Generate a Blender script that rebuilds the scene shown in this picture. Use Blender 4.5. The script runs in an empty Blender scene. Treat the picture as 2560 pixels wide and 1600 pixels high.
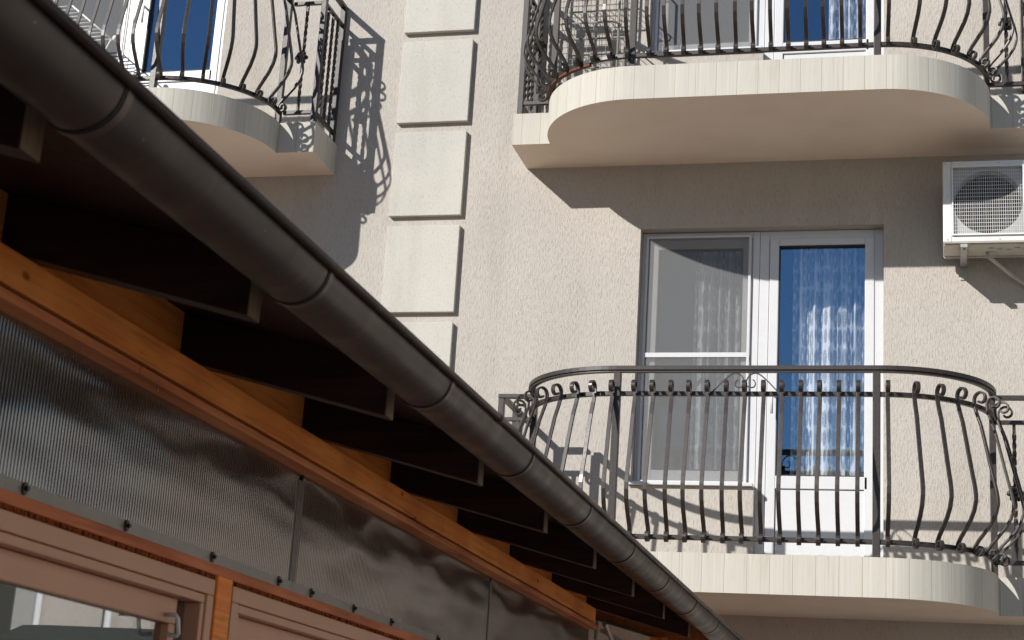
import bpy, bmesh, math, random
from mathutils import Vector, Matrix
random.seed(7)
PI = math.pi
scene = bpy.context.scene
COL = scene.collection

# ---------------------------------------------------------------- camera
CAMP = Vector((0.31716, -9.91755, -1.28575))
cam = bpy.data.cameras.new('camera')
cam.sensor_width = 36.0
cam.lens = 4240.5 / 2560 * 36
cam.clip_start = 0.05
cam.clip_end = 500
cam.dof.use_dof = True
cam.dof.focus_distance = 8.6
cam.dof.aperture_fstop = 14
camo = bpy.data.objects.new('camera', cam)
COL.objects.link(camo)
rt = Vector((0.96976, 0.23652, 0.06018)); up = Vector((0.00768, -0.27600, 0.96113)); fw = Vector((-0.24394, 0.93160, 0.26947))
camo.matrix_world = Matrix(((rt.x, up.x, -fw.x, CAMP.x), (rt.y, up.y, -fw.y, CAMP.y), (rt.z, up.z, -fw.z, CAMP.z), (0, 0, 0, 1)))
scene.camera = camo

# ---------------------------------------------------------------- sky, sun, exposure
SUN = Vector((-0.74, -1.0, 0.672)).normalized()
elev = math.asin(SUN.z)
world = bpy.data.worlds.new('World')
scene.world = world
world.use_nodes = True
wn = world.node_tree.nodes
bg = wn['Background']
sky = wn.new('ShaderNodeTexSky')
sky.sky_type = 'NISHITA'
sky.sun_disc = False
sky.sun_elevation = elev
sky.sun_rotation = math.atan2(SUN.x, SUN.y)
sky.air_density = 1.0
sky.dust_density = 0.0
sky.ozone_density = 1.6
world.node_tree.links.new(sky.outputs[0], bg.inputs[0])
bg.inputs[1].default_value = 0.095
sl = bpy.data.lights.new('sun', 'SUN')
sl.energy = 4.9
sl.angle = math.radians(0.53)
sl.color = (1.0, 0.955, 0.90)
so = bpy.data.objects.new('sun', sl)
COL.objects.link(so)
so.rotation_euler = SUN.to_track_quat('Z', 'Y').to_euler()
scene.view_settings.view_transform = 'Standard'
scene.view_settings.look = 'None'
scene.view_settings.exposure = 0.17
scene.view_settings.gamma = 1.0

# ---------------------------------------------------------------- helpers
class MB:
    """collects verts and faces for ONE mesh object"""
    def __init__(s):
        s.v = []; s.f = []; s.uv = []; s.sm = []
    def box(s, x0, x1, y0, y1, z0, z1):
        b = len(s.v)
        s.v += [(x0, y0, z0), (x1, y0, z0), (x1, y1, z0), (x0, y1, z0), (x0, y0, z1), (x1, y0, z1), (x1, y1, z1), (x0, y1, z1)]
        for q in ((0, 3, 2, 1), (4, 5, 6, 7), (0, 1, 5, 4), (1, 2, 6, 5), (2, 3, 7, 6), (3, 0, 4, 7)):
            s.f.append([b + i for i in q])
        return s
    def poly(s, pts):
        b = len(s.v); s.v += [tuple(p) for p in pts]; s.f.append(list(range(b, b + len(pts)))); return s
    def prism(s, pts, axis, a, c):
        """2-D outline extruded along axis from a to c"""
        def P(p, t):
            if axis == 0: return (t, p[0], p[1])
            if axis == 1: return (p[0], t, p[1])
            return (p[0], p[1], t)
        n = len(pts); b = len(s.v)
        s.v += [P(p, a) for p in pts] + [P(p, c) for p in pts]
        s.f.append([b + i for i in range(n)][::-1]); s.f.append([b + n + i for i in range(n)])
        for i in range(n):
            j = (i + 1) % n
            s.f.append([b + i, b + j, b + n + j, b + n + i])
        return s
    def loft(s, rings, closed=False, caps=True):
        n = len(rings[0]); b = len(s.v)
        for r in rings: s.v += [tuple(p) for p in r]
        m = len(rings)
        for k in range(m if closed else m - 1):
            k2 = (k + 1) % m
            for i in range(n):
                j = (i + 1) % n
                s.f.append([b + k * n + i, b + k * n + j, b + k2 * n + j, b + k2 * n + i])
        if caps and not closed:
            s.f.append([b + i for i in range(n)][::-1]); s.f.append([b + (m - 1) * n + i for i in range(n)])
        return s
    def tube(s, path, r, seg=8, closed=False, r2=None):
        path = [Vector(p) for p in path]; rings = []; N = len(path)
        prev = None
        for k, p in enumerate(path):
            if closed: t = path[(k + 1) % N] - path[k - 1]
            else: t = path[min(k + 1, N - 1)] - path[max(k - 1, 0)]
            t.normalize()
            if prev is None:
                a = Vector((0, 0, 1)) if abs(t.z) < .9 else Vector((1, 0, 0))
                u = t.cross(a).normalized()
            else:
                u = (prev - t * prev.dot(t)).normalized()
            prev = u; w = t.cross(u)
            rr = r if r2 is None else r + (r2 - r) * k / (N - 1)
            rings.append([p + (u * math.cos(2 * PI * i / seg) + w * math.sin(2 * PI * i / seg)) * rr for i in range(seg)])
        return s.loft(rings, closed)
    def strip(s, path, binorm, width, thick):
        """flat bar swept along path, its width lying along the fixed binormal"""
        path = [Vector(p) for p in path]; bn = Vector(binorm).normalized(); rings = []
        for k, p in enumerate(path):
            t = (path[min(k + 1, len(path) - 1)] - path[max(k - 1, 0)]).normalized()
            n = bn.cross(t).normalized()
            c = []
            for a, b2 in ((-1, -1), (1, -1), (1, 1), (-1, 1)):
                c.append(p + bn * (a * width / 2) + n * (b2 * thick / 2))
            rings.append(c)
        return s.loft(rings)
    def twist(s, p0, p1, w, turns, step=14, flat=1.0):
        """square bar twisted about its own axis between p0 and p1"""
        p0 = Vector(p0); p1 = Vector(p1); t = (p1 - p0).normalized()
        a = Vector((0, 0, 1)) if abs(t.z) < .9 else Vector((1, 0, 0))
        u = t.cross(a).normalized(); v = t.cross(u)
        n = int(turns * step) + 1; rings = []
        for k in range(n + 1):
            f = k / n; g = min(max((f - .06) / .88, 0), 1)
            an = g * turns * 2 * PI
            c = p0.lerp(p1, f)
            uu = u * math.cos(an) + v * math.sin(an); vv = -u * math.sin(an) + v * math.cos(an)
            rings.append([c + uu * (i * w / 2) + vv * (j * w * flat / 2) for i, j in ((-1, -1), (1, -1), (1, 1), (-1, 1))])
        return s.loft(rings)
    def build(s, name, mat, parent=None, smooth=False, bevel=0, label=None, loc=None, weld=False):
        me = bpy.data.meshes.new(name)
        me.from_pydata(s.v, [], s.f); me.update()
        bm = bmesh.new(); bm.from_mesh(me)
        if weld: bmesh.ops.remove_doubles(bm, verts=bm.verts, dist=1e-5)
        bmesh.ops.recalc_face_normals(bm, faces=bm.faces)
        bm.to_mesh(me); bm.free()
        me.materials.append(mat)
        o = bpy.data.objects.new(name, me); COL.objects.link(o)
        if parent is not None: o.parent = parent
        if loc: o.location = loc
        if smooth:
            for p in me.polygons: p.use_smooth = True
            if smooth == 'auto':
                me.set_sharp_from_angle(angle=math.radians(38))
        if bevel:
            md = o.modifiers.new('bevel', 'BEVEL'); md.width = bevel; md.segments = 2; md.limit_method = 'ANGLE'
        if label: o['label'] = label
        return o

def empty(name, loc=(0, 0, 0), parent=None):
    o = bpy.data.objects.new(name, None); COL.objects.link(o); o.location = loc; o.empty_display_size = .1
    if parent is not None: o.parent = parent
    return o
def tag(o, label=None, cat=None, group=None, kind=None):
    if label: o['label'] = label
    if cat: o['category'] = cat
    if group: o['group'] = group
    if kind: o['kind'] = kind
    return o
def copy_tree(o, parent=None):
    kids = list(o.children)
    c = o.copy(); COL.objects.link(c); c.parent = parent
    for k in kids: copy_tree(k, c)
    return c

# ---------------------------------------------------------------- materials
class NM:
    def __init__(s, name):
        s.m = bpy.data.materials.new(name); s.m.use_nodes = True
        s.t = s.m.node_tree; s.b = s.t.nodes['Principled BSDF']
        s.out = s.t.nodes['Material Output']
    def n(s, typ, **kw):
        nd = s.t.nodes.new(typ)
        for k, v in kw.items():
            if k.startswith('_'): setattr(nd, k[1:], v)
            else: nd.inputs[k.replace('__', ' ')].default_value = v
        return nd
    def l(s, a, b): s.t.links.new(a, b)
    def coord(s, scale=(1, 1, 1), kind='Object', rot=(0, 0, 0)):
        tc = s.n('ShaderNodeTexCoord'); mp = s.n('ShaderNodeMapping')
        mp.inputs['Scale'].default_value = scale; mp.inputs['Rotation'].default_value = rot
        s.l(tc.outputs[kind], mp.inputs[0]); return mp.outputs[0]
    def noise(s, vec, scale, detail=4, rough=.55, dist=0):
        nd = s.n('ShaderNodeTexNoise', Scale=scale, Detail=detail, Roughness=rough, Distortion=dist)
        s.l(vec, nd.inputs['Vector']); return nd.outputs['Fac']
    def ramp(s, fac, stops):
        r = s.n('ShaderNodeValToRGB'); e = r.color_ramp.elements
        while len(e) < len(stops): e.new(.5)
        for i, (p, c) in enumerate(stops):
            e[i].position = p; e[i].color = c if len(c) == 4 else (*c, 1)
        s.l(fac, r.inputs[0]); return r.outputs[0]
    def mul(s, a, b, f=1.0):
        m = s.n('ShaderNodeMix', _data_type='RGBA', _blend_type='MULTIPLY'); m.inputs['Factor'].default_value = f
        s.l(a, m.inputs[6]); s.l(b, m.inputs[7]); return m.outputs[2]
    def bump(s, h, dist=.001, strength=1.0, normal=None):
        b = s.n('ShaderNodeBump', Strength=strength, Distance=dist); s.l(h, b.inputs['Height'])
        if normal: s.l(normal, b.inputs['Normal'])
        s.l(b.outputs[0], s.b.inputs['Normal']); return b.outputs[0]
    def setp(s, rough=.6, metal=0, spec=.5, color=None):
        s.b.inputs['Roughness'].default_value = rough; s.b.inputs['Metallic'].default_value = metal
        s.b.inputs['Specular IOR Level'].default_value = spec
        if color: s.b.inputs['Base Color'].default_value = (*color, 1)
        return s

def g(v): return (v, v, v)

def stucco(name, col, groove=.0022, stretch=(1, 1, .22)):
    m = NM(name).setp(.9, spec=.25)
    v = m.coord()
    vs = m.coord(stretch)
    big = m.noise(v, 1.3, 3)
    worm = m.noise(vs, 135, 3, .6, .7)
    fine = m.noise(v, 380, 2)
    cr = m.ramp(big, [(.3, (col[0] * .93, col[1] * .93, col[2] * .93)), (.7, (col[0] * 1.04, col[1] * 1.03, col[2] * 1.02))])
    wr = m.ramp(worm, [(.30, g(.78)), (.43, g(.97)), (.7, g(1.04))])
    stain = m.noise(m.coord((3.2, 3.2, .5)), 1.0, 5, .62)
    sr = m.ramp(stain, [(.30, (.90, .89, .87)), (.48, g(1.0)), (.75, (1.03, 1.03, 1.03))])
    m.l(m.mul(m.mul(cr, wr), sr), m.b.inputs['Base Color'])
    hr = m.ramp(worm, [(.30, g(0)), (.50, g(.7)), (.7, g(1))])
    mm = m.n('ShaderNodeMath', _operation='MULTIPLY_ADD'); m.l(fine, mm.inputs[0]); mm.inputs[1].default_value = .35; m.l(hr, mm.inputs[2])
    m.bump(mm.outputs[0], groove, .9)
    return m.m

M = {}
M['wall'] = stucco('stucco_wall', (.48, .447, .405))
M['quoin'] = stucco('stucco_cream', (.525, .512, .465), .0008, (1, 1, .5))

def slabband():
    m = NM('brushed_cream_render').setp(.85, spec=.25)
    tc = m.n('ShaderNodeUVMap'); tc.uv_map = 'UVMap'
    def mapped(sx, sy):
        mp = m.n('ShaderNodeMapping'); mp.inputs['Scale'].default_value = (sx, sy, 1); m.l(tc.outputs[0], mp.inputs[0]); return mp.outputs[0]
    streak = m.noise(mapped(70, .8), 1.0, 5, .7)
    broad = m.noise(mapped(6, .4), 1.0, 3)
    c = m.ramp(streak, [(.30, (.40, .35, .27)), (.42, (.52, .50, .435)), (.58, (.55, .532, .472)), (.72, (.61, .60, .55))])
    c2 = m.ramp(broad, [(.3, g(.92)), (.7, g(1.03))])
    sp = m.n('ShaderNodeSeparateXYZ'); m.l(mapped(1 / .118, 1), sp.inputs[0])
    fr = m.n('ShaderNodeMath', _operation='FRACT'); m.l(sp.outputs[0], fr.inputs[0])
    seam = m.ramp(fr.outputs[0], [(0, (.58, .50, .40)), (.022, (.64, .57, .47)), (.028, (1.10, 1.10, 1.09)), (.07, g(1.0)), (1, g(.97))])
    dirt = m.noise(mapped(9, 2.5), 1.0, 6, .7)
    dr = m.ramp(dirt, [(.34, (.82, .79, .74)), (.46, g(1.0)), (1, g(1.0))])
    m.l(m.mul(m.mul(m.mul(c, c2), seam, 1), dr, .3), m.b.inputs['Base Color'])
    m.bump(streak, .0012, .7)
    return m.m
M['band'] = slabband()

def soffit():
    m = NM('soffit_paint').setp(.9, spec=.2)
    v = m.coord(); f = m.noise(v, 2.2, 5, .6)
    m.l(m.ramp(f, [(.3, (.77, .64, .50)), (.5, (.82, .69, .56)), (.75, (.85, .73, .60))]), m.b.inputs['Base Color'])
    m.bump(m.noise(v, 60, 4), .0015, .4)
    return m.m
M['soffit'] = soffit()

def floor_tile():
    m = NM('balcony_tile').setp(.35)
    v = m.coord()
    br = m.n('ShaderNodeTexBrick', Scale=1.0); br.offset = 0; m.l(v, br.inputs['Vector'])
    br.inputs['Brick Width'].default_value = .33; br.inputs['Row Height'].default_value = .33; br.inputs['Mortar Size'].default_value = .004
    br.inputs['Color1'].default_value = (.5, .43, .35, 1); br.inputs['Color2'].default_value = (.46, .4, .33, 1); br.inputs['Mortar'].default_value = (.3, .28, .25, 1)
    m.l(br.outputs[0], m.b.inputs['Base Color']); return m.m
M['tile'] = floor_tile()

def iron():
    m = NM('bronze_black_iron').setp(.42, spec=.5)
    v = m.coord()
    f = m.noise(v, 60, 4, .6)
    m.l(m.ramp(f, [(.3, (.026, .020, .017)), (.6, (.036, .028, .024)), (.85, (.055, .038, .026))]), m.b.inputs['Base Color'])
    m.l(m.ramp(f, [(.3, g(.38)), (.8, g(.52))]), m.b.inputs['Roughness'])
    m.bump(m.noise(v, 220, 2), .0006, .5)
    m.b.inputs['Coat Weight'].default_value = .08; m.b.inputs['Coat Roughness'].default_value = .2
    return m.m
M['iron'] = iron()

def rust_iron():
    m = NM('rusting_iron').setp(.7, spec=.3)
    f = m.noise(m.coord(), 45, 5, .7)
    m.l(m.ramp(f, [(.35, (.05, .035, .028)), (.55, (.13, .055, .03)), (.75, (.2, .08, .035))]), m.b.inputs['Base Color']); m.bump(f, .001, .5)
    return m.m
M['rust'] = rust_iron()

def plain(name, col, rough=.5, metal=0, spec=.5, var=.06, bumpd=.0003, scale=30):
    m = NM(name).setp(rough, metal, spec)
    f = m.noise(m.coord(), scale, 4)
    m.l(m.ramp(f, [(.3, tuple(c * (1 - var) for c in col)), (.7, tuple(min(1, c * (1 + var)) for c in col))]), m.b.inputs['Base Color'])
    if bumpd: m.bump(f, bumpd, .5)
    return m.m
M['pvc'] = plain('white_plastic_frame', (.61, .62, .635), .3, var=.02)
M['gasket'] = plain('rubber_gasket', (.03, .03, .03), .6)
M['acwhite'] = plain('ac_white_paint', (.70, .70, .68), .4, var=.05, scale=8)
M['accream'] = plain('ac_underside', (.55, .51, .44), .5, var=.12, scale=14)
M['acgrille'] = plain('ac_grille_white', (.78, .78, .76), .4, var=.02)
M['acdark'] = plain('ac_dark_interior', (.010, .011, .014), .6)
M['coil'] = plain('ac_inner_shroud', (.50, .51, .51), .5)
M['galv'] = plain('galvanised_steel', (.42, .42, .40), .42, .6, var=.15, scale=50)
M['hose'] = plain('grey_hose', (.46, .45, .42), .55)
M['wire'] = plain('white_coated_wire', (.72, .72, .70), .4)
M['greywire'] = plain('grey_coated_wire', (.30, .29, .27), .45)
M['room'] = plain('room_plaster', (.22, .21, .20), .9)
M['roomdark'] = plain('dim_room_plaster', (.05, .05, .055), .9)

def glass(name, tint, trans, fac, rough=.0):
    m = NM(name)
    gl = m.n('ShaderNodeBsdfGlossy', Roughness=rough); gl.inputs['Color'].default_value = (*tint, 1)
    tr = m.n('ShaderNodeBsdfTransparent'); tr.inputs['Color'].default_value = (*trans, 1)
    mx = m.n('ShaderNodeMixShader', Fac=fac)
    v = m.coord(); b = m.n('ShaderNodeBump', Strength=.1, Distance=.0015); m.l(m.noise(v, 1.6, 1), b.inputs['Height']); m.l(b.outputs[0], gl.inputs['Normal'])
    m.l(tr.outputs[0], mx.inputs[1]); m.l(gl.outputs[0], mx.inputs[2]); m.l(mx.outputs[0], m.out.inputs['Surface'])
    return m.m
M['blueglass'] = glass('blue_solar_glass', (.42, .68, 1.0), (.97, .98, .985), .165)
M['clearglass'] = glass('clear_window_glass', (.75, .85, .95), (.92, .94, .95), .07)
M['annexglass'] = glass('annex_window_glass', (.95, .95, .95), (.8, .83, .83), .42)

def screen():
    m = NM('insect_screen')
    d = m.n('ShaderNodeBsdfDiffuse'); d.inputs['Color'].default_value = (.27, .275, .275, 1)
    tr = m.n('ShaderNodeBsdfTransparent'); mx = m.n('ShaderNodeMixShader')
    v = m.coord(); f = m.noise(v, 3, 3)
    m.l(m.ramp(f, [(.3, g(.30)), (.7, g(.33))]), mx.inputs[0])
    m.l(tr.outputs[0], mx.inputs[1]); m.l(d.outputs[0], mx.inputs[2]); m.l(mx.outputs[0], m.out.inputs['Surface'])
    return m.m
M['screen'] = screen()

def lace():
    m = NM('white_lace_curtain')  # net curtain
    d = m.n('ShaderNodeBsdfDiffuse'); d.inputs['Color'].default_value = (.93, .94, .93, 1)
    tl = m.n('ShaderNodeBsdfTranslucent'); tl.inputs['Color'].default_value = (.8, .82, .82, 1)
    mxd = m.n('ShaderNodeMixShader', Fac=.12); m.l(d.outputs[0], mxd.inputs[1]); m.l(tl.outputs[0], mxd.inputs[2])
    tr = m.n('ShaderNodeBsdfTransparent'); mx = m.n('ShaderNodeMixShader')
    v = m.coord()
    # rows of pointed leaf motifs over a fine net, denser where the cloth gathers
    mp = m.n('ShaderNodeMapping'); mp.inputs['Scale'].default_value = (1, .3, .22); m.l(v, mp.inputs[0])
    vo = m.n('ShaderNodeTexVoronoi', Scale=36, Randomness=.3); m.l(mp.outputs[0], vo.inputs['Vector'])
    r1 = m.ramp(vo.outputs['Distance'], [(.10, g(.95)), (.22, g(.15)), (.48, g(.08)), (.60, g(.7))])
    n1 = m.noise(m.coord((24, .01, .5)), 1.0, 3, .6); r2 = m.ramp(n1, [(.34, g(.25)), (.48, g(.6)), (.60, g(1))])
    fn = m.n('ShaderNodeTexVoronoi', Scale=130); m.l(v, fn.inputs['Vector'])
    r3 = m.ramp(fn.outputs['Distance'], [(.2, g(.9)), (.55, g(.5))])
    ad = m.n('ShaderNodeMix', _data_type='RGBA', _blend_type='ADD'); ad.inputs['Factor'].default_value = .8
    m.l(r1, ad.inputs[6]); m.l(m.mul(r3, r2), ad.inputs[7])
    m.l(m.mul(ad.outputs[2], m.ramp(n1, [(.3, g(.45)), (.52, g(1))])), mx.inputs[0])
    m.l(tr.outputs[0], mx.inputs[1]); m.l(mxd.outputs[0], mx.inputs[2]); m.l(mx.outputs[0], m.out.inputs['Surface'])
    return m.m
M['lace'] = lace()

def wood(name, a, b, c, axis=1, rough=.6, knots=True, spec=.3):
    m = NM(name).setp(rough, spec=spec)
    sc = [14, 14, 14]; sc[axis] = .8
    v = m.coord(tuple(sc)); vb = m.coord((1, 1, 1))
    f = m.noise(v, 2.6, 5, .6, .5)
    cr = m.ramp(f, [(.25, a), (.5, b), (.75, c)])
    bn = m.noise(vb, 2.5, 2)
    cr = m.mul(cr, m.ramp(bn, [(.35, (.70, .55, .48)), (.6, g(1))]), .8)
    wsc = [40, 40, 40]; wsc[axis] = 1.6
    cr = m.mul(cr, m.ramp(m.noise(m.coord(tuple(wsc)), 1.5, 6, .7), [(.36, (.58, .47, .40)), (.48, g(1.0)), (.7, g(1.06))]), .6)
    if knots:
        ks = [11, 11, 11]; ks[axis] = 6.3
        vo = m.n('ShaderNodeTexVoronoi', Scale=1.0, Randomness=1); m.l(m.coord(tuple(ks)), vo.inputs['Vector'])
        cr = m.mul(cr, m.ramp(vo.outputs['Distance'], [(.04, (.14, .06, .03)), (.09, (.5, .35, .25)), (.125, g(1))]))
    m.l(cr, m.b.inputs['Base Color']); m.bump(f, .0012, .5)
    return m.m
M['orangewood'] = wood('orange_stained_pine', (.80, .23, .045), (.96, .33, .065), (1.0, .40, .09))
M['battenwood'] = wood('red_orange_batten', (.50, .15, .05), (.72, .25, .09), (.85, .38, .16), knots=False)
M['darkwood'] = wood('dark_brown_timber', (.020, .009, .007), (.042, .018, .014), (.070, .032, .022), axis=0, knots=False, rough=.55)  # near-black brown timber
M['endgrain'] = wood('pale_end_grain', (.13, .095, .06), (.20, .15, .09), (.26, .19, .12), axis=2, knots=False)  # paler brown for rafter tips and the end rafter's edge strip
M['beamwood'] = wood('brown_orange_beam', (.44, .12, .04), (.55, .17, .06), (.62, .22, .08), knots=False)
M['framebrown'] = plain('brown_plastic_frame', (.54, .285, .175), .42, var=.05, scale=5)

def foam():
    m = NM('crumbly_foam_seal').setp(.95, spec=.1)
    f = m.noise(m.coord(), 160, 4, .7)
    m.l(m.ramp(f, [(.35, (.10, .02, .008)), (.55, (.30, .07, .02)), (.75, (.48, .16, .06))]), m.b.inputs['Base Color']); m.bump(f, .008, 1)
    return m.m
M['foam'] = foam()

def gutterm():
    m = NM('brown_coated_gutter').setp(.38, metal=.25, spec=.5)
    v = m.coord(); f = m.noise(v, 500, 2); n2 = m.noise(v, 3.5, 4)
    drip = m.noise(m.coord((.6, 14, .6)), 1.6, 5, .65)
    gc = m.mul(m.ramp(n2, [(.3, (.040, .027, .021)), (.7, (.066, .046, .036))]), m.ramp(drip, [(.36, (1.5, 1.45, 1.35)), (.46, g(1.0)), (.7, g(.85))]))
    sp_ = m.noise(v, 46, 2, .5); gc2 = m.n('ShaderNodeMix', _data_type='RGBA'); m.l(m.ramp(sp_, [(.755, g(0)), (.775, g(.6))]), gc2.inputs[0]); m.l(gc, gc2.inputs[6]); gc2.inputs[7].default_value = (.22, .19, .16, 1)
    m.l(gc2.outputs[2], m.b.inputs['Base Color'])
    m.l(m.ramp(m.noise(v, 12, 4), [(.3, g(.34)), (.7, g(.50))]), m.b.inputs['Roughness'])
    m.bump(f, .0004, .4)
    return m.m
M['gutter'] = gutterm()
M['gutterband'] = plain('brown_gutter_band', (.095, .068, .050), .34, .3, var=.15)
M['seal'] = plain('black_joint_seal', (.008, .008, .008), .7)

def polycarb():
    m = NM('ribbed_smoked_polycarbonate').setp(.15, spec=.5); m.b.inputs['IOR'].default_value = 3.2; m.b.inputs['Specular Tint'].default_value = (1, .92, .84, 1)
    v = m.coord()
    w = m.n('ShaderNodeTexWave', _wave_type='BANDS', _bands_direction='Y', Scale=1.0); w.inputs['Distortion'].default_value = .0
    mp = m.n('ShaderNodeMapping'); mp.inputs['Scale'].default_value = (1, 1 / .0105 * (PI / 10) * 1.0, 1); m.l(v, mp.inputs[0]); m.l(mp.outputs[0], w.inputs['Vector'])
    n = m.noise(m.coord((1, 1.2, 2.5)), 2.4, 3)
    cr = m.ramp(w.outputs['Fac'], [(.1, (.014, .011, .009)), (.9, (.060, .050, .041))])
    m.l(m.mul(cr, m.ramp(n, [(.35, g(.75)), (.65, g(1.1))])), m.b.inputs['Base Color'])
    b1 = m.n('ShaderNodeBump', Strength=.5, Distance=.020); m.l(m.noise(m.coord((1, 1.0, 3.2)), 2.4, 1, .4), b1.inputs['Height'])
    b2 = m.n('ShaderNodeBump', Strength=.45, Distance=.0018); m.l(w.outputs['Fac'], b2.inputs['Height']); m.l(b1.outputs[0], b2.inputs['Normal'])
    m.l(b2.outputs[0], m.b.inputs['Normal'])
    return m.m
M['poly'] = polycarb()
M['flash'] = plain('clear_edge_strip', (.22, .195, .165), .3, var=.1)
M['screw'] = plain('dark_screw_washer', (.035, .03, .027), .5)

def ground():
    m = NM('paved_yard').setp(.9, spec=.2)
    v = m.coord(); f = m.noise(v, .8, 6, .6)
    m.l(m.ramp(f, [(.3, (.40, .365, .33)), (.6, (.47, .43, .39)), (.8, (.52, .48, .44))]), m.b.inputs['Base Color']); m.bump(m.noise(v, 40, 3), .004, .5)
    return m.m
M['ground'] = ground()
M['rooftile'] = plain('brown_roof_sheet', (.16, .08, .055), .6)

# ---------------------------------------------------------------- ground
gmb = MB(); gmb.poly([(-150, -150, -2.9), (150, -150, -2.9), (150, 150, -2.9), (-150, 150, -2.9)])
gr = gmb.build('ground', plain('far_asphalt_ground', (.07, .068, .065), .9, scale=2)); tag(gr, 'dark asphalt ground around the yard', kind='structure')
yd = MB().poly([(-12, -17, -2.896), (11, -17, -2.896), (11, 0, -2.896), (-12, 0, -2.896)]).build('paving', M['ground']); tag(yd, 'pale concrete paving of the yard', kind='structure')
# added building, never in frame: bounces sunlight on the annex, shows in its panels
nb = empty('bounce_building', (7.5, -9, -2.9)); tag(nb, 'plain cream rendered building added out of the frame to bounce sunlight', 'building')
nm = MB().box(-.5, 5, -9, 4.2, 0, 7.0); nm.build('wall', stucco('stucco_bounce_wall', (.72, .64, .55)), nb)
for y in (-6, -3, 0, 3):
    for z in (1.0, 3.9):
        MB().box(-.53, -.505, y - .55, y + .55, z, z + 1.5).build('window', plain('dark_window', (.04, .05, .07), .1), nb)
MB().box(-.7, 5.2, -9.3, 4.5, 7.0, 7.25).build('roof', M['rooftile'], nb)

for i, (x0, x1, y, h) in enumerate(((-32, -7, -26, 12.0), (6, 30, -27, 11.0))):  # unseen dark houses, added to cut low sky and deepen the facade shade
    ob = empty('sky_blocker', ((x0 + x1) / 2, y, -2.9)); hw = (x1 - x0) / 2
    tag(ob, ('long' if i == 0 else 'shorter') + ' dark brick house added behind the camera to cut low sky', 'house')
    MB().box(-hw, hw, -8, 0, 0, h).build('wall', plain('dark_brick', (.14, .10, .08), .9), ob)
    MB().box(-hw - .4, hw + .4, -8.4, .4, h, h + .3).build('roof', M['rooftile'], ob)

# ---------------------------------------------------------------- apartment building
FL = 2.8
T = .206
D1, D2 = .415, 1.046
bld = empty('apartment_building', (0, 0, -2.9))
tag(bld, 'beige rendered apartment building with curved balcony slabs and cream corner blocks', 'building')
BO = Vector((0, 0, 2.9))    # parts are modelled in world space, the root sits on the ground

def bpart(mb, name, mat, **kw):
    mb.v = [(a, b, c + 2.9) for a, b, c in mb.v]
    return mb.build(name, mat, bld, **kw)

# openings: (window x0, x1, window bottom), door x0..x1, floor z, head z
OPEN = [(0.0, 0.0), (0.0, FL), (-4.465, FL), (-4.465, 0.0), (3.45, 0.0)]
def in_open(x, z):
    for ox, oz in OPEN:
        if ox - 1.484 < x < ox - .748 and oz + .545 < z < oz + 2.168: return True
        if ox - .748 < x < ox and oz < z < oz + 2.168: return True
    return False
xs = sorted({-9.5, 7.5} | {ox + d for ox, oz in OPEN for d in (-1.484, -.748, 0)})
zs = sorted({-2.9, 8.6} | {oz + d for ox, oz in OPEN for d in (0, .545, 2.168)})
wm = MB()
REV = .10
def cell(i, k): return (0 <= i < len(xs) - 1 and 0 <= k < len(zs) - 1) and not in_open((xs[i] + xs[i + 1]) / 2, (zs[k] + zs[k + 1]) / 2)
for i in range(len(xs) - 1):
    for k in range(len(zs) - 1):
        x0, x1, z0, z1 = xs[i], xs[i + 1], zs[k], zs[k + 1]
        if cell(i, k):
            wm.poly([(x0, 0, z0), (x1, 0, z0), (x1, 0, z1), (x0, 0, z1)])
        else:
            TH = .25
            if cell(i - 1, k): wm.poly([(x0, 0, z0), (x0, TH, z0), (x0, TH, z1), (x0, 0, z1)])
            if cell(i + 1, k): wm.poly([(x1, 0, z0), (x1, TH, z0), (x1, TH, z1), (x1, 0, z1)])
            if cell(i, k - 1): wm.poly([(x0, 0, z0), (x1, 0, z0), (x1, TH, z0), (x0, TH, z0)])
            if cell(i, k + 1): wm.poly([(x0, 0, z1), (x1, 0, z1), (x1, TH, z1), (x0, TH, z1)])
# sides, back and top close the block
X0, X1, ZB, ZT = -9.5, 7.5, -2.9, 8.6
wm.poly([(X0, 0, ZB), (X0, 9, ZB), (X0, 9, ZT), (X0, 0, ZT)])
wm.poly([(X1, 0, ZB), (X1, 9, ZB), (X1, 9, ZT), (X1, 0, ZT)])
wm.poly([(X0, 9, ZB), (X1, 9, ZB), (X1, 9, ZT), (X0, 9, ZT)])
wm.poly([(X0, 0, ZT), (X1, 0, ZT), (X1, 9, ZT), (X0, 9, ZT)])
bpart(wm, 'wall', M['wall'])

# cream quoin blocks
for k in range(-5, 10):
    z = 1.63 + .65 * k
    if z < -2.9: continue
    q = MB().box(-3.141, -2.655, -.036, .0, z, z + .582)
    bpart(q, 'quoin_block', M['quoin'], bevel=.004)

# rooms behind the openings
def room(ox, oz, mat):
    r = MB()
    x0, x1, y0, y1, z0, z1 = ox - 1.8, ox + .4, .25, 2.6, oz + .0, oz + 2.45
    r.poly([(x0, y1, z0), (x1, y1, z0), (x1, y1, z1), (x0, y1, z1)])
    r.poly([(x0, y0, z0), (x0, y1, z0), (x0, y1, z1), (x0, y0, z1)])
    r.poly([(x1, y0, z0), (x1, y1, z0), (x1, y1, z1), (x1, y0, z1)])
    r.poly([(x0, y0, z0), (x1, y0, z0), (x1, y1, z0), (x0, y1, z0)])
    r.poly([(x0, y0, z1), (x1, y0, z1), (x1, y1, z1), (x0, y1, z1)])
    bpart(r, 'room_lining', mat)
for i, (ox, oz) in enumerate(OPEN): room(ox, oz, M['roomdark'])

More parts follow.
